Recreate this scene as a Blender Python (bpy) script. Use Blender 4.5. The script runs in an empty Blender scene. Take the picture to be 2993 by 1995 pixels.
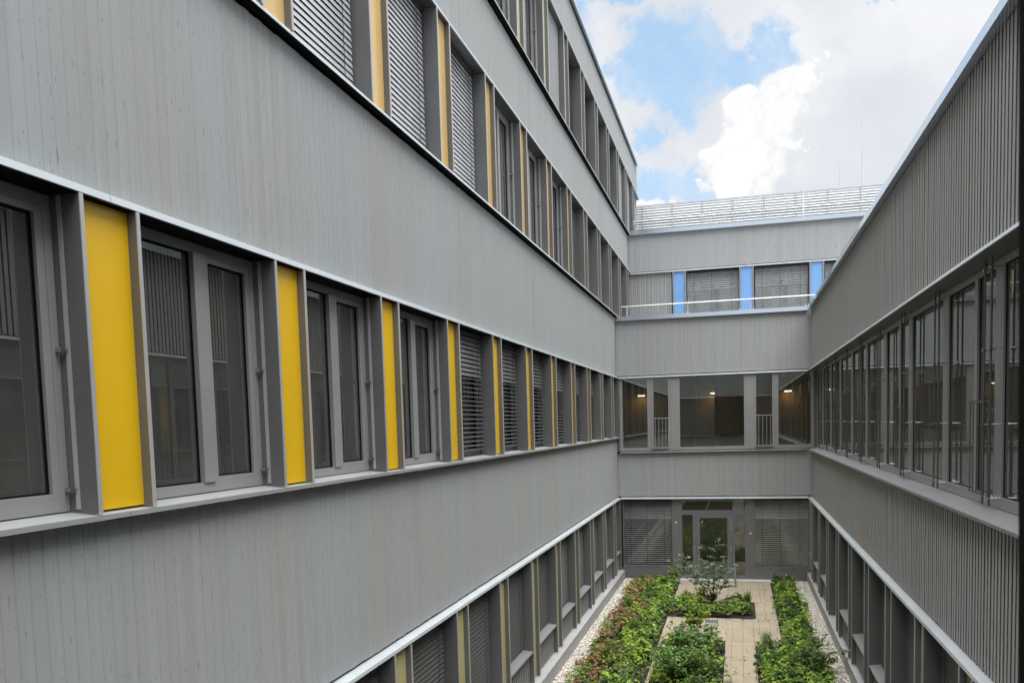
import bpy, math, random
import numpy as np
from mathutils import Vector, Matrix
rnd = random.Random(7)
NR = np.random.default_rng(7)
scene = bpy.context.scene
COL = scene.collection

# ------------------------------------------------------------------ camera
F_PX, CX, CY = 2505.0, 1496.5, 1438.6
YAW, PIT, ROL = 0.258, -0.0773, -0.0283
fw = Vector((-math.sin(YAW)*math.cos(PIT), math.cos(YAW)*math.cos(PIT), math.sin(PIT)))
rt0 = Vector((math.cos(YAW), math.sin(YAW), 0)); up0 = rt0.cross(fw)
RT = rt0*math.cos(ROL)+up0*math.sin(ROL); UP = -rt0*math.sin(ROL)+up0*math.cos(ROL)
cam_d = bpy.data.cameras.new("camera"); cam = bpy.data.objects.new("camera", cam_d); COL.objects.link(cam)
m = Matrix(((RT.x, UP.x, -fw.x, 0), (RT.y, UP.y, -fw.y, 0), (RT.z, UP.z, -fw.z, 0), (0, 0, 0, 1)))
cam.matrix_world = m
cam_d.sensor_width = 36; cam_d.lens = F_PX/2993*36
cam_d.shift_x = 0.0; cam_d.shift_y = (CY-997.5)/2993
cam_d.clip_start = 0.02; cam_d.clip_end = 3000
cam_d.dof.use_dof = True; cam_d.dof.focus_distance = 14; cam_d.dof.aperture_fstop = 18
scene.camera = cam
def ray(x, y):
    return (fw+RT*((x-CX)/F_PX)-UP*((y-CY)/F_PX)).normalized()

# ------------------------------------------------------------------ world and sun
SUN_EL, SUN_AZ = math.radians(79), math.radians(132)      # azimuth measured clockwise from +Y
world = bpy.data.worlds.new("World"); scene.world = world; world.use_nodes = True
nt = world.node_tree; N = nt.nodes; LK = nt.links
for n in list(N): N.remove(n)
def wn(t, **k):
    n = N.new(t)
    for a, v in k.items(): setattr(n, a, v)
    return n
def wmath(op, a, b=None, c=None, clamp=False):
    n = wn('ShaderNodeMath', operation=op); n.use_clamp = clamp
    for i, v in enumerate((a, b, c)):
        if v is None: continue
        if isinstance(v, (int, float)): n.inputs[i].default_value = v
        else: LK.new(v, n.inputs[i])
    return n.outputs[0]
tc = wn('ShaderNodeTexCoord'); DIR = tc.outputs['Generated']
sky = wn('ShaderNodeTexSky', sky_type='NISHITA'); sky.sun_disc = False
sky.sun_elevation = SUN_EL; sky.sun_rotation = SUN_AZ; sky.air_density = 1.0; sky.dust_density = 1.2; sky.ozone_density = 1.5
def wnoise(scale, detail=6, rough=.55, src=None, off=(0, 0, 0)):
    mp = wn('ShaderNodeMapping'); LK.new(src or DIR, mp.inputs[0]); mp.inputs['Location'].default_value = off
    n = wn('ShaderNodeTexNoise'); LK.new(mp.outputs[0], n.inputs['Vector'])
    n.inputs['Scale'].default_value = scale; n.inputs['Detail'].default_value = detail; n.inputs['Roughness'].default_value = rough
    return n
# distorted direction for billowy edges
nd = wnoise(9, 7, .6)
sb = wn('ShaderNodeVectorMath', operation='SUBTRACT'); LK.new(nd.outputs['Color'], sb.inputs[0]); sb.inputs[1].default_value = (.5, .5, .5)
scl = wn('ShaderNodeVectorMath', operation='SCALE'); LK.new(sb.outputs[0], scl.inputs[0]); scl.inputs['Scale'].default_value = .14
ad = wn('ShaderNodeVectorMath', operation='ADD'); LK.new(DIR, ad.inputs[0]); LK.new(scl.outputs[0], ad.inputs[1])
nf = wnoise(34, 6, .6)
sb2 = wn('ShaderNodeVectorMath', operation='SUBTRACT'); LK.new(nf.outputs['Color'], sb2.inputs[0]); sb2.inputs[1].default_value = (.5, .5, .5)
scl2 = wn('ShaderNodeVectorMath', operation='SCALE'); LK.new(sb2.outputs[0], scl2.inputs[0]); scl2.inputs['Scale'].default_value = .05
ad2 = wn('ShaderNodeVectorMath', operation='ADD'); LK.new(ad.outputs[0], ad2.inputs[0]); LK.new(scl2.outputs[0], ad2.inputs[1])
WD = ad2.outputs[0]
def blobs(lst):
    """field: max over blobs of 1-dist/r (positive inside)"""
    acc = None
    for (zx, zy, r) in lst:
        d = ray(1700+zx/2.353, zy/2.353); rr = r/2.353/F_PX
        n = wn('ShaderNodeVectorMath', operation='DISTANCE'); LK.new(WD, n.inputs[0]); n.inputs[1].default_value = d
        v = wmath('MULTIPLY_ADD', n.outputs['Value'], -1/rr, 1.0)
        acc = v if acc is None else wmath('MAXIMUM', acc, v)
    return acc
def ramp(v, a, b):
    n = wn('ShaderNodeMapRange'); n.interpolation_type = 'SMOOTHSTEP'; LK.new(v, n.inputs[0])
    n.inputs['From Min'].default_value = a; n.inputs['From Max'].default_value = b
    return n.outputs[0]
blue_f = ramp(blobs([(620, 470, 300), (860, 420, 260), (180, 90, 170), (1230, 300, 190), (1080, 480, 180), (820, 60, 70), (500, 1180, 190),
                     (380, 900, 130), (740, 1230, 130), (2070, 75, 52), (330, 560, 150), (640, 700, 130), (20, -120, 200), (-200, 300, 300)]), -.12, .38)
gen = wnoise(2.3, 8, .6, off=(3.1, 1.7, .4))
blue_far = ramp(gen.outputs['Fac'], .60, .70)
# the hand-placed gaps rule near the view, the noise gaps elsewhere on the dome
dv = wn('ShaderNodeVectorMath', operation='DISTANCE'); LK.new(DIR, dv.inputs[0]); dv.inputs[1].default_value = ray(2150, 250)
near = ramp(dv.outputs['Value'], .75, .45)
wisp = ramp(wnoise(13, 9, .66, off=(.7, 5.2, 2.2)).outputs['Fac'], .40, .62)
bl1 = wmath('MULTIPLY', blue_f, wmath('MULTIPLY_ADD', wisp, -.45, 1.0))
mixb = wn('ShaderNodeMix'); mixb.data_type = 'FLOAT'; LK.new(near, mixb.inputs['Factor']); LK.new(blue_far, mixb.inputs[2]); LK.new(bl1, mixb.inputs[3])
BLUE = mixb.outputs[0]
cum = ramp(blobs([(1430, 540, 170), (1520, 480, 150), (1640, 570, 95), (1350, 800, 250), (1130, 700, 150), (1480, 820, 110), (1080, 1010, 190), (1250, 1080, 200), (1480, 1000, 100),
                  (900, 1050, 90), (470, 1360, 110), (630, 1370, 95), (860, 1150, 75), (1100, 1330, 300), (540, 1480, 200)]), -.08, .24)
grey = wnoise(5.5, 7, .55, off=(9.2, .3, 4.4))
gv = ramp(grey.outputs['Fac'], .35, .65)
def rgb(c):
    n = wn('ShaderNodeRGB'); n.outputs[0].default_value = (*c, 1); return n.outputs[0]
def mixc(f, a, b):
    n = wn('ShaderNodeMix'); n.data_type = 'RGBA'; LK.new(f, n.inputs['Factor']); LK.new(a, n.inputs[6]); LK.new(b, n.inputs[7]); return n.outputs[2]
cloud = mixc(gv, rgb((.385, .405, .435)), rgb((.475, .482, .495)))
cdet = ramp(wnoise(11, 9, .62, src=WD).outputs['Fac'], .3, .6)
cumc = mixc(cdet, rgb((.425, .435, .448)), rgb((.535, .535, .532)))
skys = wn('ShaderNodeVectorMath', operation='MULTIPLY'); LK.new(sky.outputs[0], skys.inputs[0]); skys.inputs[1].default_value = (.10, .10, .10)
haze = mixc(wmath('ADD', 0.0, .45), skys.outputs[0], rgb((.32, .47, .58)))
CL = wn('ShaderNodeVectorMath', operation='SCALE'); LK.new(cloud, CL.inputs[0]); CL.inputs['Scale'].default_value = 1.0
c1 = mixc(BLUE, CL.outputs[0], haze)
c2 = mixc(cum, c1, cumc)
bg = wn('ShaderNodeBackground'); LK.new(c2, bg.inputs[0]); bg.inputs[1].default_value = 1.0
wo = wn('ShaderNodeOutputWorld'); LK.new(bg.outputs[0], wo.inputs[0])

sun_d = bpy.data.lights.new("sun", 'SUN'); sun_d.energy = 4.0; sun_d.angle = math.radians(70); sun_d.color = (1, .985, .96)
sun = bpy.data.objects.new("sun", sun_d); COL.objects.link(sun)
sdir = Vector((math.sin(SUN_AZ)*math.cos(SUN_EL), math.cos(SUN_AZ)*math.cos(SUN_EL), math.sin(SUN_EL)))
sun.rotation_euler = sdir.to_track_quat('Z', 'Y').to_euler()
vs = scene.view_settings
scene.display_settings.display_device = 'sRGB'; vs.view_transform = 'Standard'; vs.look = 'None'; vs.exposure = 0.95; vs.gamma = 1; vs.use_curve_mapping = False
try:
    scene.cycles.max_bounces = 8; scene.cycles.transparent_max_bounces = 16; scene.cycles.glossy_bounces = 4
    scene.cycles.diffuse_bounces = 4; scene.cycles.caustics_reflective = False; scene.cycles.caustics_refractive = False
except Exception: pass

# ------------------------------------------------------------------ materials
MATS = {}
class MB:
    def __init__(s, name):
        s.m = bpy.data.materials.new(name); s.m.use_nodes = True; s.t = s.m.node_tree; s.n = s.t.nodes; s.l = s.t.links
        for n in list(s.n): s.n.remove(n)
        s.out = s.n.new('ShaderNodeOutputMaterial'); s.geo = s.n.new('ShaderNodeNewGeometry'); s.pos = s.geo.outputs['Position']
    def link(s, a, b): s.l.new(a, b)
    def math(s, op, a, b=None, c=None):
        n = s.n.new('ShaderNodeMath'); n.operation = op
        for i, v in enumerate((a, b, c)):
            if v is None: continue
            if isinstance(v, (int, float)): n.inputs[i].default_value = v
            else: s.l.new(v, n.inputs[i])
        return n.outputs[0]
    def noise(s, scale, stretch=(1, 1, 1), detail=5, rough=.55, src=None):
        mp = s.n.new('ShaderNodeMapping'); s.l.new(src or s.pos, mp.inputs[0]); mp.inputs['Scale'].default_value = stretch
        n = s.n.new('ShaderNodeTexNoise'); s.l.new(mp.outputs[0], n.inputs['Vector']); n.inputs['Scale'].default_value = scale
        n.inputs['Detail'].default_value = detail; n.inputs['Roughness'].default_value = rough
        return n.outputs['Fac']
    def rr(s, v, a, b, c=0., d=1.):
        n = s.n.new('ShaderNodeMapRange'); s.l.new(v, n.inputs[0]); n.inputs[1].default_value = a; n.inputs[2].default_value = b
        n.inputs[3].default_value = c; n.inputs[4].default_value = d; return n.outputs[0]
    def mix(s, f, a, b, blend='MIX'):
        n = s.n.new('ShaderNodeMix'); n.data_type = 'RGBA'; n.blend_type = blend
        for i, v in ((0, f), (6, a), (7, b)):
            if isinstance(v, tuple): n.inputs[i].default_value = (*v, 1)
            elif isinstance(v, (int, float)): n.inputs[i].default_value = v
            else: s.l.new(v, n.inputs[i])
        return n.outputs[2]
    def bsdf(s, col, rough=.5, metal=0., bump=None, bd=.01, spec=.5):
        p = s.n.new('ShaderNodeBsdfPrincipled')
        for k, v in (('Base Color', col), ('Roughness', rough), ('Metallic', metal)):
            if isinstance(v, tuple): p.inputs[k].default_value = (*v, 1)
            elif isinstance(v, (int, float)): p.inputs[k].default_value = v
            else: s.l.new(v, p.inputs[k])
        p.inputs['Specular IOR Level'].default_value = spec
        if bump is not None:
            b = s.n.new('ShaderNodeBump'); b.inputs['Distance'].default_value = bd; b.inputs['Strength'].default_value = .6
            s.l.new(bump, b.inputs['Height']); s.l.new(b.outputs[0], p.inputs['Normal'])
        s.l.new(p.outputs[0], s.out.inputs[0]); return p
def wood(name, c1, c2, dark, warm, axis):
    """weathered grey stained timber, grain upright; axis 0: boards count along x, 1: along y"""
    b = MB(name)
    sx = (1, 1, .045)
    streak = b.noise(16, sx, 6, .6); fine = b.noise(95, (1, 1, .03), 4, .6); big = b.noise(.55, (1, 1, .6), 4, .5)
    sep = b.n.new('ShaderNodeSeparateXYZ'); b.link(b.pos, sep.inputs[0])
    q = b.math('FLOOR', b.math('DIVIDE', b.math('ADD', sep.outputs[axis], 3.80 if axis == 0 else 0.0), .1044))
    wnz = b.n.new('ShaderNodeTexWhiteNoise'); wnz.noise_dimensions = '1D'; b.link(q, wnz.inputs['W'])
    base = b.mix(b.rr(streak, .3, .7), c1, c2)
    base = b.mix(b.rr(fine, .3, .75, 0, .35), base, dark)
    base = b.mix(b.rr(big, .45, .7, 0, .5), base, warm)
    base = b.mix(b.rr(wnz.outputs['Value'], 0, 1, 0, .30), base, tuple(x*.82 for x in c1))
    zone = b.noise(1.1, (1, 1, .10), 5, .65)
    base = b.mix(b.rr(zone, .42, .62, 0, .45), base, tuple(x*f for x, f in zip(c2, (.86, .96, 1.02))))
    base = b.mix(b.rr(b.noise(2.6, (1, 1, .14), 4, .6), .50, .66, 0, .4), base, tuple(x*f for x, f in zip(c1, (1.06, 1.0, .90))))
    # knots and short cracks
    vo = b.n.new('ShaderNodeTexVoronoi'); mp = b.n.new('ShaderNodeMapping'); b.link(b.pos, mp.inputs[0]); mp.inputs['Scale'].default_value = (21, 21, 10); b.link(mp.outputs[0], vo.inputs[0])
    vo.inputs['Scale'].default_value = 1.0; vo.inputs['Randomness'].default_value = 1
    mask = b.noise(3.1, (1, 1, 1), 3)
    kn = b.math('MULTIPLY', b.rr(vo.outputs['Distance'], .07, .17, 1, 0), b.rr(mask, .46, .58, 0, .6))
    ck = b.rr(b.noise(40, (1, 1, .22), 2, .5), .655, .72, 0, .6)
    base = b.mix(kn, base, tuple(x*.50 for x in c1)); base = b.mix(ck, base, tuple(x*.55 for x in c1))
    hb = b.math('ADD', b.math('MULTIPLY', fine, .5), b.math('MULTIPLY', streak, .5))
    b.bsdf(base, .72, 0, hb, .004, .35); MATS[name] = b.m
wood('timber_y', (.345, .355, .355), (.41, .422, .424), (.28, .288, .285), (.365, .36, .34), 1)
wood('timber_x', (.365, .372, .375), (.43, .44, .45), (.29, .295, .30), (.37, .365, .35), 0)
wood('timber_right', (.43, .424, .424), (.50, .494, .494), (.30, .295, .29), (.41, .40, .385), 1)
def metal(name, c, rough=.45, mt=.35, var=.08, spec=.5, bump=False):
    b = MB(name); n1 = b.noise(2.2, (1, 1, .7), 5, .55); n2 = b.noise(120, (1, 1, 1), 2)
    col = b.mix(b.rr(n1, .3, .7), tuple(x*(1-var) for x in c), tuple(x*(1+var) for x in c))
    b.bsdf(col, b.rr(n1, .2, .8, rough-.06, rough+.08), mt, n2 if bump else None, .0006, spec); MATS[name] = b.m
metal('strip', (.62, .675, .705), .33, .35, .04)
metal('sill', (.38, .395, .40), .45, .25, .06)
metal('sill_grey', (.27, .275, .285), .45, .25, .06)
metal('frame', (.315, .315, .322), .42, .15, .05)
metal('fin', (.15, .15, .152), .40, .1, .08)
metal('fin_edge', (.52, .53, .545), .35, .35, .05)
metal('dark', (.035, .035, .035), .5, .1)
metal('black', (.006, .006, .006), .7, 0, .05, .1)
metal('slat', (.235, .235, .24), .32, .35, .06)
metal('slat_dark', (.13, .13, .125), .35, .2, .06)
metal('slat_mid', (.40, .405, .415), .3, .3, .06)
metal('slat_light', (.66, .68, .71), .26, .3, .06)
metal('coping', (.66, .73, .83), .20, .8, .03)
metal('galv', (.70, .73, .76), .35, .5, .06)
metal('steel', (.55, .55, .55), .25, 1.0, .05)
metal('rod', (.12, .118, .112), .4, .3, .06)
metal('plinth', (.38, .38, .378), .6, .05, .08)
metal('anthracite', (.19, .19, .198), .5, .1, .06)
metal('white', (.74, .77, .79), .5, 0, .04)
def panel(name, c, rough=.33):
    b = MB(name); n1 = b.noise(1.3, (1, 1, .5), 3); n2 = b.noise(260, (1, 1, 1), 2)
    b.bsdf(b.mix(b.rr(n1, .3, .7), tuple(x*.95 for x in c), tuple(min(1, x*1.05) for x in c)), rough, 0, n2, .0003, .7); MATS[name] = b.m
panel('yellow', (.80, .49, .004), .42); panel('ochre', (.74, .50, .19), .16); panel('cream', (.70, .66, .44), .16); panel('khaki', (.47, .42, .20), .4); panel('blue', (.20, .41, .78))
def plain(name, c, rough=.8, var=.12, scale=3, bump=None, bd=.01):
    b = MB(name); n1 = b.noise(scale, (1, 1, 1), 6, .6)
    b.bsdf(b.mix(b.rr(n1, .3, .7), tuple(x*(1-var) for x in c), tuple(min(1, x*(1+var)) for x in c)), rough, 0, n1 if bump else None, bd); MATS[name] = b.m
plain('interior', (.58, .55, .47)); plain('interior_floor', (.22, .19, .15)); plain('curtain', (.66, .74, .74)); plain('concrete', (.34, .34, .33), .85, .1, 6, 1, .003)
plain('roofing', (.24, .25, .26)); plain('soil', (.030, .023, .018), .95, .5, 40, 1, .02); plain('sticker', (.8, .78, .4)); plain('mat', (.16, .165, .16))
plain('bark', (.12, .085, .06), .85, .3, 60); plain('threshold', (.58, .57, .54)); plain('gravel_bed', (.26, .25, .23), .95, .5, 60, 1, .02); plain('flower', (.55, .50, .62)); plain('furniture', (.03, .035, .045))
plain('orange_wall', (.46, .26, .08)); plain('olive_wall', (.20, .17, .055))
# glass: transparent seen straight on, mirror-like at a grazing angle, with a pale haze painted in to lift the dark panes
for gname, gior, ghaze in (('glass', 2.9, .075), ('glass_door', 1.95, .03), ('glass_far', 2.6, .022)):
  b = MB(gname); fr = b.n.new('ShaderNodeFresnel'); fr.inputs[0].default_value = gior
  tr = b.n.new('ShaderNodeBsdfTransparent'); tr.inputs[0].default_value = (.86, .88, .81, 1)
  gl = b.n.new('ShaderNodeBsdfGlossy'); gl.inputs['Roughness'].default_value = .004; gl.inputs[0].default_value = (.90, .94, .92, 1)
  nb = b.n.new('ShaderNodeBump'); nb.inputs['Distance'].default_value = .004; nb.inputs['Strength'].default_value = .10; b.link(b.noise(.8, (1, 1, 1), 1), nb.inputs['Height']); b.link(nb.outputs[0], gl.inputs['Normal'])
  mx = b.n.new('ShaderNodeMixShader'); b.link(fr.outputs[0], mx.inputs[0]); b.link(tr.outputs[0], mx.inputs[1]); b.link(gl.outputs[0], mx.inputs[2])
  df = b.n.new('ShaderNodeBsdfDiffuse'); df.inputs[0].default_value = (.56, .58, .53, 1); m2 = b.n.new('ShaderNodeMixShader')
  b.link(b.rr(b.noise(1.7, (1, 1, .5), 6, .65), .3, .7, ghaze*.7, ghaze*1.35), m2.inputs[0]); b.link(mx.outputs[0], m2.inputs[1]); b.link(df.outputs[0], m2.inputs[2]); b.link(m2.outputs[0], b.out.inputs[0]); MATS[gname] = b.m
b = MB('lamp'); e = b.n.new('ShaderNodeEmission'); e.inputs[0].default_value = (1, .85, .6, 1); e.inputs[1].default_value = 5; b.link(e.outputs[0], b.out.inputs[0]); MATS['lamp'] = b.m
def attr_mat(name, rough=.6, trans=.0, hue=None):
    b = MB(name); a = b.n.new('ShaderNodeAttribute'); a.attribute_name = 'tint'
    n = b.noise(30, (1, 1, 1), 3)
    col = b.mix(b.rr(n, .3, .7, 0, .25), a.outputs['Color'], (.02, .03, .01)) if trans else a.outputs['Color']
    p = b.bsdf(col, rough, 0, None, .01, .3)
    if trans:
        t = b.n.new('ShaderNodeBsdfTranslucent'); b.link(col, t.inputs[0]); ms = b.n.new('ShaderNodeMixShader'); ms.inputs[0].default_value = trans
        b.link(p.outputs[0], ms.inputs[1]); b.link(t.outputs[0], ms.inputs[2]); b.link(ms.outputs[0], b.out.inputs[0])
    MATS[name] = b.m
attr_mat('leaf', .5, .3); attr_mat('stone', .8)
b = MB('paver'); oi = b.n.new('ShaderNodeObjectInfo'); n1 = b.noise(2.5, (1, 1, 1), 6, .6); n2 = b.noise(60, (1, 1, 1), 3)
c = b.mix(b.rr(n1, .3, .7), (.36, .305, .225), (.465, .40, .305)); c = b.mix(b.rr(oi.outputs['Random'], 0, 1, 0, .45), c, (.44, .36, .27)); c = b.mix(b.rr(n2, .5, .75, 0, .35), c, (.33, .28, .22)); c = b.mix(b.rr(b.noise(.9, (1, 1, 1), 7, .7), .5, .68, 0, .45), c, (.36, .31, .25))
b.bsdf(c, .85, 0, n2, .002, .3); MATS['paver'] = b.m

# ------------------------------------------------------------------ geometry helpers
def new_mesh(name, V, Fc, mat):
    me = bpy.data.meshes.new(name); me.from_pydata([tuple(v) for v in V], [], Fc); me.update()
    for mm in (mat if isinstance(mat, (list, tuple)) else [mat]): me.materials.append(MATS[mm])
    return me
def obj(name, me, parent=None, loc=(0, 0, 0), **props):
    o = bpy.data.objects.new(name, me); COL.objects.link(o); o.location = loc
    if parent is not None: o.parent = parent
    for k, v in props.items(): o[k] = v
    return o
def empty(name, loc, label, cat, group=None):
    o = bpy.data.objects.new(name, None); COL.objects.link(o); o.location = loc; o['label'] = label; o['category'] = cat
    if group: o['group'] = group
    return o
class G:
    """geometry collector in a facade frame: u along the wall, d depth behind its outermost plane, z up"""
    def __init__(s, fac): s.f = fac; s.V = []; s.F = []; s.M = []
    def prism(s, poly, u0, u1, mi=0):
        """poly: (d,z) outline extruded along u"""
        k = len(poly); o = len(s.V)
        for u in (u0, u1):
            for d, z in poly: s.V.append(s.f(u, d, z))
        fs = [[o+i for i in range(k)], [o+k+i for i in reversed(range(k))]]
        for i in range(k):
            j = (i+1) % k; fs.append([o+i, o+k+i, o+k+j, o+j])
        s._add(fs, o, 2*k, mi); return s
    def vprism(s, poly, z0, z1, mi=0):
        """poly: (u,d) outline extruded upward"""
        k = len(poly); o = len(s.V)
        for z in (z0, z1):
            for u, d in poly: s.V.append(s.f(u, d, z))
        fs = [[o+i for i in range(k)], [o+k+i for i in reversed(range(k))]]
        for i in range(k):
            j = (i+1) % k; fs.append([o+i, o+k+i, o+k+j, o+j])
        s._add(fs, o, 2*k, mi); return s
    def _add(s, fs, o, cnt, mi):
        # signed volume decides orientation
        vol = 0
        for f in fs:
            a = Vector(s.V[f[0]])
            for i in range(1, len(f)-1): vol += a.dot(Vector(s.V[f[i]]).cross(Vector(s.V[f[i+1]])))
        if vol < 0: fs = [list(reversed(f)) for f in fs]
        s.F += fs; s.M += [mi]*len(fs)
    def box(s, u0, u1, d0, d1, z0, z1, mi=0): return s.prism([(d0, z0), (d1, z0), (d1, z1), (d0, z1)], u0, u1, mi)
    def frame(s, u0, u1, z0, z1, w, d0, d1, wb=None, wt=None):
        wb = wb or w; wt = wt or w
        s.box(u0, u0+w, d0, d1, z0, z1); s.box(u1-w, u1, d0, d1, z0, z1)
        s.box(u0+w, u1-w, d0, d1, z0, z0+wb); s.box(u0+w, u1-w, d0, d1, z1-wt, z1); return s
    def tube(s, p, q, r, n=8, mi=0):
        a = Vector(s.f(*p)); c = Vector(s.f(*q)); ax = (c-a).normalized(); t = ax.orthogonal().normalized(); w = ax.cross(t); o = len(s.V)
        for e in (a, c):
            for i in range(n):
                an = 2*math.pi*i/n; s.V.append(tuple(e+t*(r*math.cos(an))+w*(r*math.sin(an))))
        fs = [[o+i for i in range(n)], [o+n+i for i in reversed(range(n))]]
        for i in range(n): fs.append([o+i, o+n+i, o+n+(i+1) % n, o+(i+1) % n])
        s._add(fs, o, 2*n, mi); return s
    def mesh(s, name, mats, bevel=False):
        me = new_mesh(name, s.V, s.F, mats)
        if any(s.M): me.polygons.foreach_set('material_index', s.M)
        return me
def fac_left(u, d, z): return (-3.70-d, u, z)
def fac_right(u, d, z): return (2.12+d, u, z)
def fac_far(u, d, z): return (u, 28.0+d, z)
def fac_upper(u, d, z): return (u, 31.86+d, z)
def fac_near(u, d, z): return (u, .45-d, z)
def fac_world(u, d, z): return (u, d, z)
class Fac:
    """a facade bound to a building: shift() turns a step along the wall into a location"""
    def __init__(s, f, root): s.f = f; s.root = root; s.base = Vector(root.location); s.ax = Vector(f(1, 0, 0))-Vector(f(0, 0, 0))
    def g(s): return G(s.f)
    def put(s, name, me, step=0., dz=0., parent=None, **p):
        loc = s.ax*step+Vector((0, 0, dz))
        if parent is None: loc = loc-s.base; parent = s.root
        return obj(name, me, parent, loc, **p)
    def part(s, name, gg, mats, parent=None, **p): return s.put(name, gg.mesh(name, mats), parent=parent, **p)

PITCH = .1044
def board_poly(slant):
    if slant == 2: return [(.0008, .10), (.1034, .10), (.1028, .104), (.0014, .104)]
    w, t, sl = (.0905, .008, .0130) if slant > 0 else (.066, .030, .034)
    return [(sl, .10), (sl+w, .10), (w+.0, .10+t), (.0, .10+t)] if slant > 0 else [(0, .10), (w, .10), (w+sl, .10+t), (sl, .10+t)]
def cladding(F, u0, u1, z0, z1, slant, mat, ind, rest):
    """one band of upright timber boards over a black membrane; ind = range drawn board by board, the rest goes to the joined part"""
    g = F.g(); g.box(u0, u1, .14, .20, z0+.01, z1+.015)
    cl = F.part('cladding', g, 'black')
    off = -3.80 if slant == 2 else 0.0
    k0 = math.floor((u0-off)/PITCH+.01); k1 = math.ceil((u1-off)/PITCH)
    proto = F.g().vprism(board_poly(slant), z0, z1).mesh('board', mat)
    for k in range(k0, k1):
        u = k*PITCH+off
        if u < u0-.002 or u+PITCH > u1+.06: continue
        if ind[0] <= u < ind[1]: F.put('board', proto, u, rnd.uniform(-.004, .004), parent=cl).location.x += rnd.uniform(-.0015, .0015)
        else: rest.vprism([(a+u, d) for a, d in board_poly(slant)], z0, z1)
    return cl
STRIP_D = .10
def strips(F, u0, u1, joints, z, h, mat='strip', name='head_strip', slope=.035, back=.10, tilt=.007):
    """projecting sheet metal strip laid in lengths between joints; top slopes back and up"""
    js = [u0]+[j for j in joints if u0+.05 < j < u1-.05]+[u1]
    for a, c in zip(js[:-1], js[1:]):
        g = F.g(); g.prism([(0, z), (tilt, z+h), (back+.03, z+h+slope), (back+.03, z+h+slope-.012), (.02, z+.006), (.02, z)], a+.002, c-.002)
        F.part(name, g, mat)
def slat_mesh(F, width, open_, depth=.058, sag=.007):
    """curved louvre slat centred on u=0 at d=.20; open_ 0 flat .. 1 nearly closed"""
    a = math.radians(6+72*open_); n = 4; g = F.g(); top = []; bot = []
    for i in range(n+1):
        t = i/n-.5; x = t*depth; y = sag*(1-4*t*t)
        dd = x*math.cos(a)-y*math.sin(a)*0; zz = x*math.sin(a)+y
        top.append((.20+dd, zz)); bot.append((.20+dd, zz-.0025))
    g.prism(top+bot[::-1], -width/2, width/2); return g
def blind(F, uc, width, z0, z1, mat, opens, rest=None, d=.20, pitch=.067, cords=(-.35, .35), individually=True, name='blind', bottom=True):
    """venetian blind: opens(frac from top)->tilt"""
    g = F.g()
    for c in cords: g.box(c*width-.004, c*width+.004, d-.028, d-.024, z0, z1)
    g.box(-width/2, width/2, d-.03, d+.03, z1-.06, z1)     # head box
    bl = F.put(name, g.mesh('blind', 'dark'), uc)
    n = int((z1-.07-z0)/pitch); cache = {}
    for i in range(n):
        op = round(opens(i/n), 2); z = z1-.09-i*pitch
        if individually:
            if op not in cache: cache[op] = slat_mesh(F, width, op).mesh('slat', mat)
            o = obj('slat', cache[op], bl, (0, 0, z)); o.location += F.ax*rnd.uniform(-.002, .002)
        else:
            sg = slat_mesh(F, width, op); off = len(rest.V); sh = F.ax*uc
            rest.V += [(v[0]+sh.x, v[1]+sh.y, v[2]+z) for v in sg.V]; rest.F += [[off+q for q in f] for f in sg.F]; rest.M += [0]*len(sg.F)
    if bottom:
        g = F.g(); g.box(-width/2, width/2, d-.012, d+.012, z1-.09-n*pitch-.012, z1-.09-n*pitch+.012); obj('bottom_rail', g.mesh('bottom_rail', mat), bl)
    return bl
_protos = {}
def window(F, step, w, z0, z1, key, d=.27, curtain=True, mull=.541, brackets=True):
    """two-light window of width w starting at step: frame > sash, pane, mullion, hinge"""
    if key not in _protos:
        P = []
        d = .205 if curtain else d; g = F.g().frame(0, w, z0, z1, .06, d, d+.09, .075, .07); fr = g.mesh('window', 'frame')
        mu = w*mull; P.append(('mullion', F.g().box(mu-.07, mu+.07, d-.012, d+.08, z0+.0755, z1-.07).mesh('mullion', 'frame_l' if False else 'frame')))
        g = F.g().frame(mu+.0705, w-.0605, z0+.0757, z1-.0705, .06, d+.005, d+.075, .035, .045)
        P.append(('sash', g.mesh('sash', 'frame')))
        P.append(('pane', F.g().box(.0602, mu-.0702, d+.04, d+.045, z0+.0752, z1-.0702).mesh('pane', 'glass')))
        P.append(('pane', F.g().box(mu+.1308, w-.1208, d+.04, d+.045, z0+.111, z1-.116).mesh('pane', 'glass')))
        P.append(('gasket', F.g().frame(.0602, mu-.0702, z0+.0752, z1-.0702, .012, d+.028, d+.0395).mesh('gasket', 'black')))
        P.append(('gasket', F.g().frame(mu+.1308, w-.1208, z0+.111, z1-.116, .012, d+.028, d+.0395).mesh('gasket', 'black')))
        if brackets:
            for zz in (z0+.13, (z0+z1)/2+.03): P.append(('bracket', F.g().box(w-.035, w-.015, d-.05, d-.001, zz-.012, zz+.012).box(w-.05, w+.012, d-.06, d-.0505, zz-.008, zz+.008).mesh('bracket', 'steel')))
            P.append(('guide_rail', F.g().box(w+.0, w+.018, d-.075, d-.045, z0+.01, z1).mesh('guide_rail', 'fin_edge')))
        if curtain:
            g = F.g(); pts = [(w-.66+i*.03, d+.15+.015*math.sin(i*1.9)) for i in range(15)]; pts += [(a, c+.006) for a, c in reversed(pts)]
            g.vprism(pts, z0+.05, z1-.02); P.append(('curtain', g.mesh('curtain', 'curtain')))
        _protos[key] = (fr, P)
    fr, P = _protos[key]
    win = F.put('window', fr, step)
    for n_, me in P: obj(n_, me, win)
    return win
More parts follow.
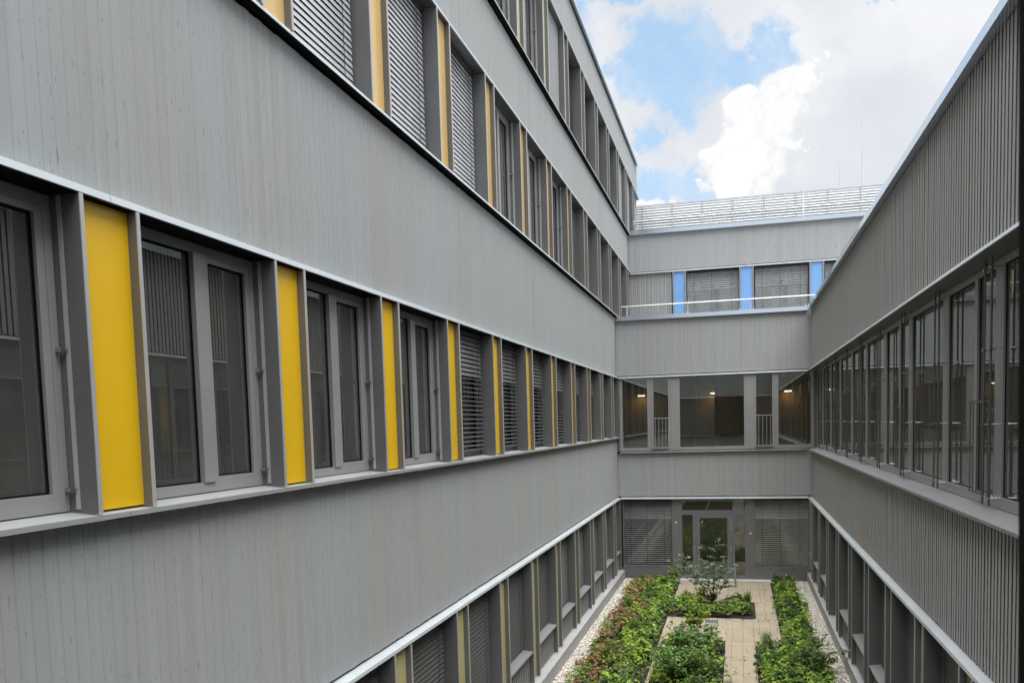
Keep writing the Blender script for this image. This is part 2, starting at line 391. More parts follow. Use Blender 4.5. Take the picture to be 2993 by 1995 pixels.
def fins_and_panel(F, J, z0, z1, pmat, sgn=1, key='', do_panel=True, zo=None, dpan=.07, back=.27):
    """the coloured panel standing between two upright fins around joint J"""
    k = ('fin', key, sgn)
    if k not in _protos:
        g = F.g(); g.box(-.27, -.243, .004, back, z0, z1); fa = g.mesh('fin', 'fin'); ea = F.g().box(-.272, -.241, -.004, .0035, z0, z1).mesh('fin_edge', 'fin_edge')
        g = F.g(); g.box(.223, .25, .004, back, z0, z1); fb = g.mesh('fin', 'fin'); eb = F.g().box(.221, .252, -.004, .0035, z0, z1).mesh('fin_edge', 'fin_edge')
        pn = F.g().box(-.2425, .2225, dpan, dpan+.02, z0+.012, z1-.004).mesh('colour_panel', pmat)
        bk = F.g().box(-.243, .223, dpan+.0205, back, z0, z1).mesh('panel_box', 'dark')
        _protos[k] = (fa, ea, fb, eb, pn, bk)
    fa, ea, fb, eb, pn, bk = _protos[k]
    a = F.put('fin', fa, J); obj('fin_edge', ea, a); c_ = F.put('fin', fb, J); obj('fin_edge', eb, c_)
    p = F.put('colour_panel', pn, J); obj('panel_box', bk, p)

ZG, Z1, Z2, Z2F, Z3, Z4, Z5, Z6, Z7 = -2.494, 1.435, -.498, -.991, 3.427, 5.414, 6.798, 8.864, 10.113
Z8 = 3.274; GND = -5.10
MOD = 2.193; J0 = 4.59
JL = [J0+MOD*k for k in range(-3, 16)]

# ------------------------------------------------------------------ left building
LB = empty('left_building', (-7, 16, GND), 'tall four storey block on the left, grey timber bands and yellow window panels', 'building')
FL = Fac(fac_left, LB)
rest = FL.g(); srest = FL.g()
yS = -1.0
cladding(FL, yS, 28.09, ZG+.09, Z2-.018, 1, 'timber_y', (4.1, 13.2), rest)
cladding(FL, yS, 28.09, Z1+.08, Z3-.028, 1, 'timber_y', (4.0, 13.0), rest)
cladding(FL, yS, 31.95, Z4+.08, Z5-.028, 1, 'timber_y', (10.8, 17.6), rest)
cladding(FL, yS, 35.3, Z6+.08, Z7-.03, 1, 'timber_y', (17.0, 22.2), rest)
obj('board', rest.mesh('board', 'timber_y'), LB, -Vector(LB.location), kind='stuff')
# head strips, sills, copings
strips(FL, yS, 28.13, JL, ZG, .035, slope=.03)
strips(FL, yS, 28.13, JL, Z1, .046, slope=.03)
strips(FL, yS, 31.96, JL, Z4, .036, slope=.03)
strips(FL, yS, 35.33, JL, Z6, .036, slope=.03)
def sills(F, u0, u1, joints, z, top_in, h=.033, back=.27, mat='sill', name='sill', tilt=0):
    js = [u0]+[j for j in joints if u0+.05 < j < u1-.05]+[u1]
    for a, c in zip(js[:-1], js[1:]):
        g = F.g(); g.prism([(0, z), (tilt, z+h), (back, top_in), (back, z+.006), (.008, z+.006), (.008, z)], a+.004, c-.004); F.part(name, g, mat)
        if tilt: F.part('painted_sill_shade', F.g().box(a, c, .012, .21, z+.001, z+.0055), 'black')  # black strip that paints in the shade under the upper sills
sills(FL, yS, 28.13, JL, Z2, -.438)
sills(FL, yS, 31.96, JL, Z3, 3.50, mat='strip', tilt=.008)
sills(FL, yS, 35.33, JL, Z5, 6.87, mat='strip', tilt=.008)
strips(FL, yS, 35.36, [j for j in JL][::2], Z7, .07, 'coping', 'coping', .01, .30)
# soffits over the window bands
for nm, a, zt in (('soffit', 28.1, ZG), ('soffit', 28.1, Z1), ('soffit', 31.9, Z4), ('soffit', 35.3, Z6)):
    g = FL.g(); g.box(yS, a, .0205, .45, zt-.004, zt+.03); FL.part(nm, g, 'fin' if zt > 2 else 'black')  # lower soffits coloured black to paint in shade at the window heads
def bays(F, js, z0, z1, pmat, key, uend):
    for j in js:
        if j+.26 < uend: fins_and_panel(F, j, z0, z1, pmat, key=key)
bays(FL, [j for j in JL if 2 < j < 28], -.455, 1.428, 'yellow', 'L2', 28.0)
bays(FL, [j for j in JL if 4 < j < 31.9], 3.47, 5.405, 'ochre', 'L3', 31.9)
bays(FL, [j for j in JL if 8 < j < 35.2], 6.845, 8.855, 'cream', 'L4', 35.2)
bays(FL, [j for j in JL if 6 < j < 28], -4.80, -2.505, 'khaki', 'L1', 28.0)
NS = [0]
def bay_blind(F, j, z0, z1, mat, opens, uend=99, **k):
    w = min(MOD-.56, uend-(j+.26)); ind = NS[0] < 270
    if ind: NS[0] += int((z1-z0)/.067)
    blind(F, j+.265+w/2, w-.03, z0, z1, mat, opens, rest=srest, individually=ind, **k)
def blackout(F, j, z0, z1, uend=99, mat='dark'):
    w = min(MOD-.52, uend-(j+.26)); win = window(F, j+.26, MOD-.52, z0, z1, ('w', round(z0, 2), F.f.__name__), curtain=False, brackets=False)
    return win
op_closed = lambda f: .80
op_l2 = lambda f: .85 if f < .33 else .06
def infill(F, j, z0, z1, uend=99):
    """bay closed with upright timber battens"""
    w = min(MOD-.52, uend-(j+.26)); g = F.g(); g.box(j+.26, j+.26+w, .16, .2, z0, z1); bs = F.part('infill_panel', g, 'dark'); g = F.g(); k = 0
    me = F.g().box(0, .062, .12, .155, z0+.01, z1-.005).mesh('batten', 'timber_y')
    u = j+.29
    while u < j+.24+w-.06: F.put('batten', me, u, parent=bs); u += .095
for k, j in enumerate(JL):
    kk = k-3
    # middle storey (yellow)
    if -1 <= kk <= 2: window(FL, j+.255, MOD-.53, -.436, 1.425, 'L2')
    elif 3 <= kk <= 10:
        blackout(FL, j, -.436, 1.425); bay_blind(FL, j, -.36, 1.42, 'slat', op_l2, uend=27.95)
    # upper storey (ochre)
    if kk in (0, 4, 5, 6): window(FL, j+.255, MOD-.53, 3.505, 5.405, 'L3', curtain=True)
    elif kk in (1, 2, 3) or 7 <= kk <= 11:
        blackout(FL, j, 3.505, 5.405); bay_blind(FL, j, 3.52, 5.40, 'slat_light', (lambda f: .98) if kk < 4 else (lambda f: .9), uend=31.8)
    # top storey (cream)
    if kk in (3, 4, 5): window(FL, j+.255, MOD-.53, 6.875, 8.855, 'L4', curtain=True)
    elif kk in (6, 11, 12, 13): infill(FL, j, 6.86, 8.855, uend=35.25)
    elif 7 <= kk <= 10:
        blackout(FL, j, 6.875, 8.855); bay_blind(FL, j, 6.9, 8.85, 'slat', lambda f: .8)
    # ground storey: closed blind above a battened parapet
    if 1 <= kk <= 10:
        ue = 27.95
        w = min(MOD-.52, ue-(j+.26))
        bay_blind(FL, j, -4.14, -2.51, 'slat_dark', op_closed, uend=ue)
        g = FL.g(); g.prism([(.01, -4.235), (.01, -4.20), (.30, -4.165), (.30, -4.18), (.03, -4.235)], j+.255, j+.245+w); FL.part('parapet_sill', g, 'sill_grey')
        g = FL.g(); g.box(j+.255, j+.25+w, .135, .17, -4.80, -4.205); pb = FL.part('parapet', g, 'black')
        me = FL.g().box(0, .055, .075, .112, -4.79, -4.238).mesh('batten', 'frame'); u = j+.285
        while u < j+.2+w-.05: FL.put('batten', me, u, parent=pb); u += .125
        g = FL.g(); g.box(j+.255, j+.25+w, .27, .30, -4.18, -2.5); FL.part('window_back', g, 'dark')
FL.put('blind_slat', srest.mesh('blind_slat', 'slat'), kind='stuff') if srest.V else None
# plinth with joints
for a in np.arange(-1, 28, 2.0):
    g = FL.g(); c = min(a+2.0, 27.98); g.prism([(-.10, GND-.3), (-.10, -4.83), (.30, -4.79), (.30, GND-.3)], a+.003, c-.003); FL.part('plinth', g, 'plinth')
# floors, back wall, end wall, roof
g = FL.g()
for zf in (-4.95, -.62, 3.32, 6.70): g.box(yS, 35.1, .38 if zf > -4 else .31, 6.5, zf-.26, zf-.0)
FL.part('floor_slab', g, 'interior_floor')
g = FL.g()
for a_, b_ in ((-4.9, -.9), (-.6, 3.0), (3.35, 6.4), (6.72, 9.8)): g.box(yS, 35.1, 4.5, 4.6, a_, b_)
for yy in np.arange(2.7, 35, MOD*2): g.box(yy, yy+.12, .45, 4.49, -4.9, 9.8)
FL.part('inner_wall', g, 'interior')
g = FL.g()
g.box(yS, 28.1, .205, .37, ZG+.05, Z2-.015); g.box(yS, 31.9, .205, .37, Z1+.04, Z3-.02); g.box(yS, 31.9, .205, .37, Z4+.04, Z5-.02); g.box(yS, 35.25, .205, .37, Z6+.04, Z7+.02)
g.box(yS, 35.25, .371, 6.6, Z7-.25, Z7+.04); FL.part('roof', g, 'roofing')
g = FL.g(); g.box(35.26, 35.3, .13, 6.6, 3.0, Z7-.02); FL.part('end_wall', g, 'timber_x')

# ------------------------------------------------------------------ right building
RB = empty('right_building', (6, 16, GND), 'low two storey block on the right, dark timber battens around a long glazed corridor', 'building')
FR = Fac(fac_right, RB)
rest = FR.g(); srest = FR.g()
MR = 2.13; JR = [8.93+MR*k for k in range(-5, 9)]
cladding(FR, yS, 28.05, ZG+.09, Z2F-.02, -1, 'timber_right', (5.5, 19.0), rest)
cladding(FR, yS, 28.05, Z1+.08, Z8-.005, -1, 'timber_right', (6.5, 20.0), rest)
obj('board', rest.mesh('board', 'timber_right'), RB, -Vector(RB.location), kind='stuff')
strips(FR, yS, 27.99, JL, ZG, .035, slope=.03)
strips(FR, yS, 27.99, JR, Z1, .040, slope=.02, tilt=.016)
sills(FR, yS, 27.99, JR, Z2F, -.91, mat='sill_grey')
for a, c in zip([yS]+[j+.1 for j in JR if j > 0], [j+.1 for j in JR if j > 0]+[28.0]):
    g = FR.g(); g.prism([(0, Z8), (.02, Z8+.139), (.4, Z8+.12), (.4, Z8)], a+.002, min(c, 28.0)-.002)
    if c > a+.1: FR.part('coping', g, 'coping')
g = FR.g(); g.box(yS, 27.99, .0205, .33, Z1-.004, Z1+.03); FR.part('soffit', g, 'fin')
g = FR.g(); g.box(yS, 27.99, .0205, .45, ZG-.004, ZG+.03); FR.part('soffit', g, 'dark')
D0 = .26
def juliet(F, u0, u1, z0, z1, d, bars=5, name='window_railing'):
    g = F.g(); g.box(u0-.03, u1+.03, d-.006, d+.006, z1-.02, z1); g.box(u0-.02, u1+.02, d-.006, d+.006, z0, z0+.018)
    r = F.part(name, g, 'rod'); me = F.g().box(-.005, .005, d-.004, d+.004, z0+.0185, z1-.0205).mesh('bar', 'rod')
    for i in range(bars): F.put('bar', me, u0+(u1-u0)*i/(bars-1), parent=r)
fz0, fz1 = -.905, 1.425
for k, j in enumerate(JR):
    if j > 27.6 or j < -.5: continue
    jn = min(j+MR, 27.93); odd = (k % 2 == 1)
    g = FR.g(); g.frame(j+.004, jn-.004, fz0, fz1, .055, D0, D0+.10, .11, .07)
    if jn-j > 1: g.box(j+.0555, j+.20, D0, D0+.09, fz0+.1105, fz1-.0705)
    if odd and jn-j > 1.2: g.box(j+.82, j+.93, D0-.004, D0+.09, fz0+.1105, fz1-.0705)
    wn_ = FR.part('window', g, 'frame')
    segs = [(j+.205, j+.815), (j+.935, jn-.062)] if odd and jn-j > 1.2 else [(j+.205, jn-.062)]
    for a, c in segs:
        if c-a < .1: continue
        FR.part('pane', FR.g().box(a, c, D0+.025, D0+.031, fz0+.112, fz1-.072), 'glass', parent=None).parent
        FR.part('gasket', FR.g().frame(a, c, fz0+.112, fz1-.072, .008, D0+.018, D0+.0245), 'black')
    if odd and jn-j > 1.2: juliet(FR, j+.12, j+.78, -.80, .12, D0-.07, 6)
    # blind guide rods with stand-off brackets
    for du in (-.05, .17):
        g = FR.g(); g.tube((j+du, D0-.10, fz0+.03), (j+du, D0-.10, Z1-.005), .0105); rod = FR.part('guide_rod', g, 'rod')
        for zz in (-.80, -.11, .59, 1.335):
            g = FR.g(); g.tube((j+du, D0-.09, zz), (j+du, D0-.001, zz), .006, 6); g.box(j+du-.02, j+du+.02, D0-.118, D0-.09, zz-.012, zz+.012); FR.part('bracket', g, 'steel', parent=None).parent = RB
# ground storey of the right building
bays(FR, [j for j in JL if 6 < j < 28], -4.80, -2.505, 'khaki', 'R1', 28.0)
NS[0] = 0
for k, j in enumerate(JL):
    kk = k-3
    if not 1 <= kk <= 10: continue
    ue = 27.95; w = min(MOD-.52, ue-(j+.26))
    bay_blind(FR, j, -4.14, -2.51, 'slat_dark', op_closed, uend=ue)
    g = FR.g(); g.box(j+.255, j+.25+w, .27, .30, -4.8, -2.5); FR.part('window_back', g, 'dark')
    if kk not in (7,):
        g = FR.g(); g.prism([(.01, -4.235), (.01, -4.20), (.30, -4.165), (.30, -4.18), (.03, -4.235)], j+.255, j+.245+w); FR.part('parapet_sill', g, 'sill_grey')
        g = FR.g(); g.box(j+.255, j+.25+w, .12, .16, -4.80, -4.205); pb = FR.part('parapet', g, 'dark')
        me = FR.g().box(0, .055, .075, .112, -4.79, -4.238).mesh('batten', 'frame'); u = j+.285
        while u < j+.2+w-.05: FR.put('batten', me, u, parent=pb); u += .125
FR.put('blind_slat', srest.mesh('blind_slat', 'slat'), kind='stuff') if srest.V else None
for a in np.arange(-1, 28, 2.0):
    g = FR.g(); c = min(a+2.0, 27.98); g.prism([(-.03, GND-.3), (-.03, -4.83), (.30, -4.79), (.30, GND-.3)], a+.003, c-.003); FR.part('plinth', g, 'plinth')
g = FR.g(); g.box(yS, 28, .205, 5.0, ZG+.06, Z2F-.02); g.box(yS, 28, .205, 5.0, Z1+.05, Z8-.05); g.box(yS, 28, .31, 5, GND-.2, -4.83); FR.part('roof', g, 'roofing')
g = FR.g(); g.box(yS, 31, 2.6, 2.7, -.99, 1.48); FR.part('inner_wall', g, 'interior')

# ------------------------------------------------------------------ low wing across the end of the courtyard
WG = empty('connecting_wing', (-.8, 30, GND), 'low grey wing closing the courtyard end, with garden door between two blinds', 'building')
FW = Fac(fac_far, WG)
rest = FW.g()
cladding(FW, -3.80, 2.22, ZG+.09, Z2F-.02, 2, 'timber_x', (-9, 9), rest)
cladding(FW, -3.80, 2.22, Z1+.08, Z8+.0, 2, 'timber_x', (-9, 9), rest)
strips(FW, -3.70, 2.12, [.0], ZG, .035, slope=.03)
strips(FW, -3.70, 2.12, [.0], Z1, .036, slope=.02)
sills(FW, -3.70, 2.12, [-1.9, .36], Z2F, -.93)
g = FW.g(); g.prism([(-.0, Z8), (-.0, Z8+.13), (.4, Z8+.11), (.4, Z8)], -3.80, 2.12); FW.part('coping', g, 'coping')
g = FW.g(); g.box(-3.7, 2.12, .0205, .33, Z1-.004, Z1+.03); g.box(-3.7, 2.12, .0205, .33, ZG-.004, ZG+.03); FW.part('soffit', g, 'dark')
# glazed corridor
g = FW.g(); a0, b0 = -3.70, 2.30; d = .06
posts = [(-3.70, -3.60), (-2.80, -2.60), (-2.13, -2.06), (-2.055, -1.765), (.22, .59), (1.07, 1.255), (2.21, 2.30)]
for p, q in posts: g.box(p, q, d, d+.1, -.925, Z1-.006)
ed = [(-3.60, -2.80), (-2.60, -2.13), (-1.765, .22), (.59, 1.07), (1.255, 2.21)]
for p, q in ed: g.box(p, q, d+.003, d+.1, -.925, -.82)
cw = FW.part('window', g, 'frame')
for p, q in ed: FW.part('pane', FW.g().box(p+.001, q-.001, d+.05, d+.056, -.819, Z1-.01), 'glass_far', parent=cw)
for p, q in ((-2.60, -2.13), (.59, 1.07)):
    FW.part('sash', FW.g().frame(p-.05, q+.03, -.86, Z1-.012, .03, d-.012, d-.0005), 'frame', parent=cw)
def juliet_far(u0, u1):
    g = FW.g(); z0, z1 = -.84, .13; g.box(u0-.04, u1+.04, -.006, .006, z1-.018, z1); g.box(u0-.04, u1+.04, -.006, .03, z0, z0+.018); g.box(u0-.04, u0-.028, -.004, .004, z0+.019, z1-.019); g.box(u1+.028, u1+.04, -.004, .004, z0+.019, z1-.019)
    r = FW.part('window_railing', g, 'fin_edge'); me = FW.g().box(-.005, .005, -.004, .004, z0+.0185, z1-.0185).mesh('bar', 'fin_edge')
    for i in range(4): FW.put('bar', me, u0+.05+(u1-u0-.1)*i/3, parent=r)
juliet_far(-2.60, -2.16); juliet_far(.61, 1.07)
for a_, b_ in ((-4.15, -3.705), (2.305, 2.75)):
    for z_, zz_ in ((GND, ZG+.03), (-.93, Z1+.03)):
        FW.part('corner_panel', FW.g().box(a_, b_, .01, .09, z_, zz_), 'fin')
# corridor interior
g = FW.g(); g.box(-5.2, 5.0, 3.6, 3.7, -1.0, 1.9); FW.part('inner_wall', g, 'orange_wall')
g = FW.g(); g.box(-5.2, 5.0, .3, 3.6, -1.2, -.98); FW.part('floor_slab', g, 'interior_floor')
g = FW.g(); g.box(-5.2, 5.0, .3, 3.6, 1.60, 1.75); FW.part('ceiling', g, 'interior')
g = FW.g(); g.box(-1.5, -1.38, 3.0, 3.4, -1.0, 1.6); g.box(-.75, -.6, 3.0, 3.4, -1., 1.6); FW.part('column', g, 'interior')
# ground storey: door unit
dd = .12
g = FW.g(); g.box(-2.06, -1.745, dd, dd+.12, GND, ZG-.005); g.box(.225, .52, dd, dd+.12, GND, ZG-.005); g.box(-1.7445, .2245, dd, dd+.12, -3.02, -2.875)
g.box(-1.408, -1.294, dd, dd+.12, GND, -3.0205); g.box(-.213, -.094, dd, dd+.12, GND, -3.0205); g.box(-1.7445, -1.4085, dd+.002, dd+.12, GND, -4.98); g.box(-.0935, .2245, dd+.002, dd+.12, GND, -4.98)
for x in (-1.70, -1.27, -.84, -.40, .05): g.box(x-.02, x+.02, dd-.004, dd+.001, -2.935, -2.918)
du = FW.part('door_frame', g, 'anthracite')
FW.part('pane', FW.g().box(-1.744, .224, dd+.05, dd+.056, -2.874, ZG-.006), 'glass_door', parent=du)
FW.part('pane', FW.g().box(-1.744, -1.409, dd+.05, dd+.056, -4.979, -3.021), 'glass_door', parent=du)
FW.part('pane', FW.g().box(-.093, .224, dd+.05, dd+.056, -4.979, -3.021), 'glass_door', parent=du)
g = FW.g(); g.frame(-1.290, -.217, -5.06, -3.025, .105, dd-.012, dd+.06, .14, .09); dr = FW.part('door', g, 'anthracite')
FW.part('pane', FW.g().box(-1.1845, -.3225, dd+.02, dd+.026, -4.919, -3.116), 'glass_door', parent=dr)
g = FW.g(); g.tube((-1.24, dd-.06, -4.08), (-1.10, dd-.06, -4.08), .012); g.tube((-1.24, dd-.06, -4.08), (-1.24, dd-.012, -4.08), .012); g.box(-1.26, -1.22, dd-.02, dd-.0125, -4.24, -4.02); FW.part('handle', g, 'steel', parent=dr)
for z in (-3.20, -3.42, -4.10, -4.80): FW.part('hinge', FW.g().tube((-.215, dd-.02, z-.09), (-.215, dd-.02, z+.09), .012), 'fin_edge', parent=dr)
for x, z in ((-1.93, -3.26), (.39, -3.61)): FW.part('sticker', FW.g().box(x-.03, x+.03, dd-.003, dd-.0005, z-.025, z+.025), 'sticker')
# blinds either side with plinths, dark glazing behind
for u0, u1 in ((-3.64, -2.066), (.528, 2.15)):
    blind(FW, (u0+u1)/2, u1-u0, -4.66, ZG-.01, 'slat_mid', lambda f: .35 if f < .27 else .02, d=.20, pitch=.0655, cords=(-.36, -.02, .34))
    g = FW.g(); g.frame(u0-.02, u1+.02, -4.76, ZG-.004, .022, .10, .30, .08); FW.part('window', g, 'anthracite')
    FW.part('pane', FW.g().box(u0+.005, u1-.005, .27, .276, -4.67, ZG-.03), 'glass_door')
    g = FW.g(); g.box(u0-.06, u1+.02, .10, .30, GND, -4.765); FW.part('plinth', g, 'anthracite')
    for i in range(5):
        x = u0+.12+i*(u1-u0-.24)/4; FW.part('vent_hole', FW.g().box(x-.02, x+.02, .096, .0995, -4.728, -4.71), 'black')
# rooms behind the ground storey
g = FW.g(); g.box(-4.2, -2.0, 2.2, 2.3, GND, -2.4); g.box(.5, 3.0, 2.2, 2.3, GND, -2.4); g.box(-2.06, -1.98, .31, 2.2, GND, -2.4); g.box(.45, .53, .31, 2.2, GND, -2.4); FW.part('inner_wall', g, 'interior')
g = FW.g(); g.box(-2.2, .6, 3.8, 3.9, GND, -2.4); FW.part('inner_wall', g, 'olive_wall')
g = FW.g(); g.box(-4.2, 3., .31, 3.9, GND-.2, GND-.01); FW.part('floor_slab', g, 'interior_floor')
g = FW.g(); g.box(-4.2, 3.2, .205, 3.9, ZG+.06, Z2F-.02); g.box(-4.0, 3.2, .205, 4.0, Z1+.36, Z8+.02); FW.part('roof', g, 'roofing')
LAMPX = (-3.331, -.775, 1.719); LAMPZ = (.965, .965, .947)
def lamp_reflection(x, y, z, label):  # glowing hanging lamps added in the corridor in place of reflections on the glass
    t = empty('added_lamp_reflection', (x, y, z), label, 'lamp', 'lamps added for reflections in the far glazing')
    g = G(fac_world); g.tube((0, 0, -.02), (0, 0, .0), .12, 16); obj('diffuser', g.mesh('diffuser', 'lamp'), t); g = G(fac_world); g.tube((0, 0, .001), (0, 0, .06), .13, 16); obj('lamp_body', g.mesh('lamp_body', 'white'), t); g = G(fac_world); g.tube((0, 0, .061), (0, 0, 1.6-z), .006, 6); obj('cord', g.mesh('cord', 'dark'), t)
lamp_reflection(LAMPX[0], 31.3, LAMPZ[0], 'small warm glowing lamp added for a reflection, leftmost in the far glazing')
lamp_reflection(LAMPX[1], 31.3, LAMPZ[1], 'small warm glowing lamp added for a reflection in the widest far pane')
lamp_reflection(LAMPX[2], 31.3, LAMPZ[2], 'small warm glowing lamp added for a reflection in the right end far pane')

# ------------------------------------------------------------------ upper building behind the wing
UB = empty('rear_building', (0, 34, Z8), 'set back grey timber storey above the low wing, with light blue panels between its blinds', 'building')
FU = Fac(fac_upper, UB); rest = FU.g()
cladding(FU, -3.9044, 8.0, 5.384+.07, 6.775, 2, 'timber_x', (99, 99), rest)
obj('board', rest.mesh('board', 'timber_x'), UB, -Vector(UB.location), kind='stuff')
strips(FU, -3.80, 8.0, [0.3, 4.7], 5.375, .04, slope=.02)
g = FU.g(); g.prism([(0, 6.775), (0, 6.925), (.4, 6.91), (.4, 6.775)], -3.9, 8.0); FU.part('coping', g, 'coping')
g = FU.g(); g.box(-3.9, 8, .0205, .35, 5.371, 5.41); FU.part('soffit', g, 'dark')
g = FU.g(); g.box(-3.9, -2.21, .14, .18, 3.2, 5.37); ip = FU.part('infill_panel', g, 'black'); x = -3.78
wd = [.06, .09, .05, .075, .045, .085]
i = 0
while x < -2.27:
    w_ = wd[i % 6]; FU.part('batten', FU.g().box(x, x+w_, .10, .135, 3.2, 5.372), 'timber_x', parent=ip); x += w_+.009; i += 1
for px0, px1 in ((-2.16, -1.775), (.17, .565), (2.52, 2.91), (4.86, 5.25)):
    g = FU.g(); g.box(px0, px1, .05, .07, 3.2, 5.37); FU.part('colour_panel', g, 'blue')
    for a in (px0-.045, px1+.005): FU.part('fin', FU.g().box(a, a+.04, .0, .25, 3.2, 5.37), 'frame')
for u0, u1 in ((-1.71, .112), (.652, 2.441), (2.99, 4.8)):
    blind(FU, (u0+u1)/2, u1-u0-.02, 3.45, 5.365, 'slat_light', lambda f: .45 if f < .34 else .12, d=.20, pitch=.07, cords=(-.36, -.02, .36))
    g = FU.g(); g.frame(u0, u1, 3.4, 5.368, .03, .24, .32, .1, .5); g.box((u0+u1)/2+.06, (u0+u1)/2+.22, .235, .31, 3.4, 4.9); w_ = FU.part('window', g, 'frame')
    FU.part('pane', FU.g().box(u0+.03, u1-.03, .3105, .316, 3.5, 4.868), 'glass', parent=w_)
    FU.part('inner_wall', FU.g().box(u0, u1, 1.6, 1.65, 3.2, 5.37), 'interior')
g = FU.g(); g.box(-3.9, 8, .205, 12, 5.42, 6.85); FU.part('roof', g, 'roofing')
g = FU.g(); g.box(-3.9, 8, .6, 12, 2.8, 3.3); FU.part('floor_slab', g, 'roofing')

def railing(y, x0, x1, zb, zt, posts, label, r=.018, mid=False):
    t = empty('roof_railing', ((x0+x1)/2, y, zb), label, 'railing')
    o = Vector(t.location)
    def P(nm, p, q, rr):
        g = G(fac_world); g.tube(tuple(Vector(p)-o), tuple(Vector(q)-o), rr, 8); obj(nm, g.mesh(nm, 'galv'), t)
    P('top_rail', (x0, y, zt), (x1, y, zt), r)
    if mid: P('mid_rail', (x0, y+.02, zt-.09), (x1, y+.02, zt-.09), r*.6)
    for x in posts: P('post', (x, y, zb), (x, y, zt-.01), r*.8)
railing(28.35, -3.61, 4.3, Z8+.11, 3.765, [-3.44, -1.498, .446, 2.36], 'single galvanised rail on the low wing roof edge, in front of the blue panels')
railing(32.35, -3.64, 8.0, 6.91, 7.36, [-3.497, -1.165, 1.171, 3.456, 5.7], 'thin galvanised rail on the upper roof edge in front of the white louvres', .02, True)
t = empty('vent_pole', (2.33, 32.6, 6.9), 'slim white upright pole rising above the upper roof rail', 'pole')
g = G(fac_world); g.tube((0, 0, 0), (0, 0, 1.03), .022); obj('shaft', g.mesh('shaft', 'white'), t)
# louvre screen
LS = empty('louvre_screen', (2, 34.5, 6.9), 'long white louvred plant screen on the rear roof, horizontal blades and slim posts', 'screen')
sl = G(fac_world); sl.prism([(0, 0), (.045, .068), (.051, .064), (.006, -.006)], -1.0, 1.0)
slm = sl.mesh('louvre_blade', 'white')
# fac_world maps (u,d,z) to (x,y,z): blades are 2 m lengths between posts
xs = [-4.1]+[-3.504+1.14*i for i in range(11)]
zt = 8.41
for a, c in zip(xs[:-1], xs[1:]):
    k = 0
    while 6.95+k*.098 < zt-.06:
        o = obj('louvre_blade', slm, LS, ((a+c)/2-2, 0, .05+k*.098)); o.scale = ((c-a)/2-.012, 1, 1); k += 1
for x in xs:
    g = G(fac_world); g.box(x-2-.012, x-2+.012, -.012, .06, 0, zt-6.9); obj('post', g.mesh('post', 'fin_edge'), LS)
g = G(fac_world); g.box(xs[0]-2, xs[-1]-2, -.01, .07, zt-6.9+.0005, zt-6.9+.025); obj('top_rail', g.mesh('top_rail', 'galv'), LS)
g = G(fac_world); g.box(xs[0]-2, xs[-1]-2, .14, .2, 0, zt-6.95); obj('backing', g.mesh('backing', 'galv'), LS)
def mast(x, y, z0, z1, z2, z3, label, brace=True):
    t = empty('lightning_rod', (x, y, z0), label, 'mast')
    for nm, a, c, r in (('base_tube', 0, z1-z0, .04), ('middle_tube', z1-z0, z2-z0, .028), ('tip', z2-z0, z3-z0, .009)):
        g = G(fac_world); g.tube((0, 0, a), (0, 0, c), r, 8); obj(nm, g.mesh(nm, 'galv'), t)
    if brace:
        g = G(fac_world); g.tube((0, 0, z1-z0-.35), (.25, 0, z1-z0+.05), .008, 6); g.tube((.25, 0, z1-z0+.05), (.22, 0, z2-z0-.6), .004, 6); obj('stay', g.mesh('stay', 'galv'), t)
mast(4.98, 38, 7.0, 10.67, 12.12, 12.97, 'tall slim lightning rod on the roof behind the louvres, with side stay')
mast(4.12, 38, 7.0, 9.3, 9.9, 10.4, 'shorter thin lightning rod left of the tall one behind the louvres', False)

# ------------------------------------------------------------------ building the photograph is taken from
NB = empty('near_building', (0, -3, GND), 'near building the photo is taken from, its black window jamb at the right edge', 'building')
FN = Fac(fac_near, NB); rest = FN.g()
cladding(FN, -3.7, 2.2, ZG+.09, Z2F-.02, 2, 'timber_x', (99, 99), rest)
cladding(FN, -3.7, 2.2, Z1+.08, Z8, 2, 'timber_x', (99, 99), rest)
obj('board', rest.mesh('board', 'timber_x'), NB, -Vector(NB.location), kind='stuff')
strips(FN, -3.7, 2.2, [0], Z1, .036); strips(FN, -3.7, 2.2, [0], ZG, .036); sills(FN, -3.7, 2.2, [0], Z2F, -.93)
g = FN.g(); g.box(-3.7, -1.35, .1, .16, Z2F+.06, Z1); g.box(1.0, 2.2, .1, .16, Z2F+.06, Z1); FN.part('wall', g, 'fin')
g = FN.g(); g.box(-3.7, 2.2, .205, 3.5, Z1+.07, Z8); g.box(-3.7, 2.2, .205, .5, GND, Z2F-.02); FN.part('wall', g, 'roofing')
g = FN.g(); g.box(-3.7, 2.2, 3.4, 3.5, -1.2, 1.8); g.box(-3.7, -3.6, .3, 3.4, -1.2, 1.8); g.box(2.1, 2.2, .3, 3.4, -1.2, 1.8); FN.part('inner_wall', g, 'interior')
g = FN.g(); g.box(-3.7, 2.2, .3, 3.5, -1.3, -1.0); FN.part('floor_slab', g, 'interior_floor')
g = G(fac_world); jx = .1347
g.box(jx, jx+.09, .40, .475, -.95, 1.49)
g.V = [(x-.015*z if x < jx+.01 else x, y, z) for x, y, z in g.V]     # the jamb leans a hair, as in the photo
g.box(-1.30, -1.21, .40, .475, -.95, 1.49); g.box(-1.2095, jx-.0005, .40, .475, -.95, -.86); g.box(-1.2095, jx-.0005, .40, .475, 1.41, 1.49); g.box(jx+.0905, 1.0, .42, .46, -.95, 1.49)
wf = obj('window_frame', g.mesh('window_frame', 'black'), NB, -Vector(NB.location))

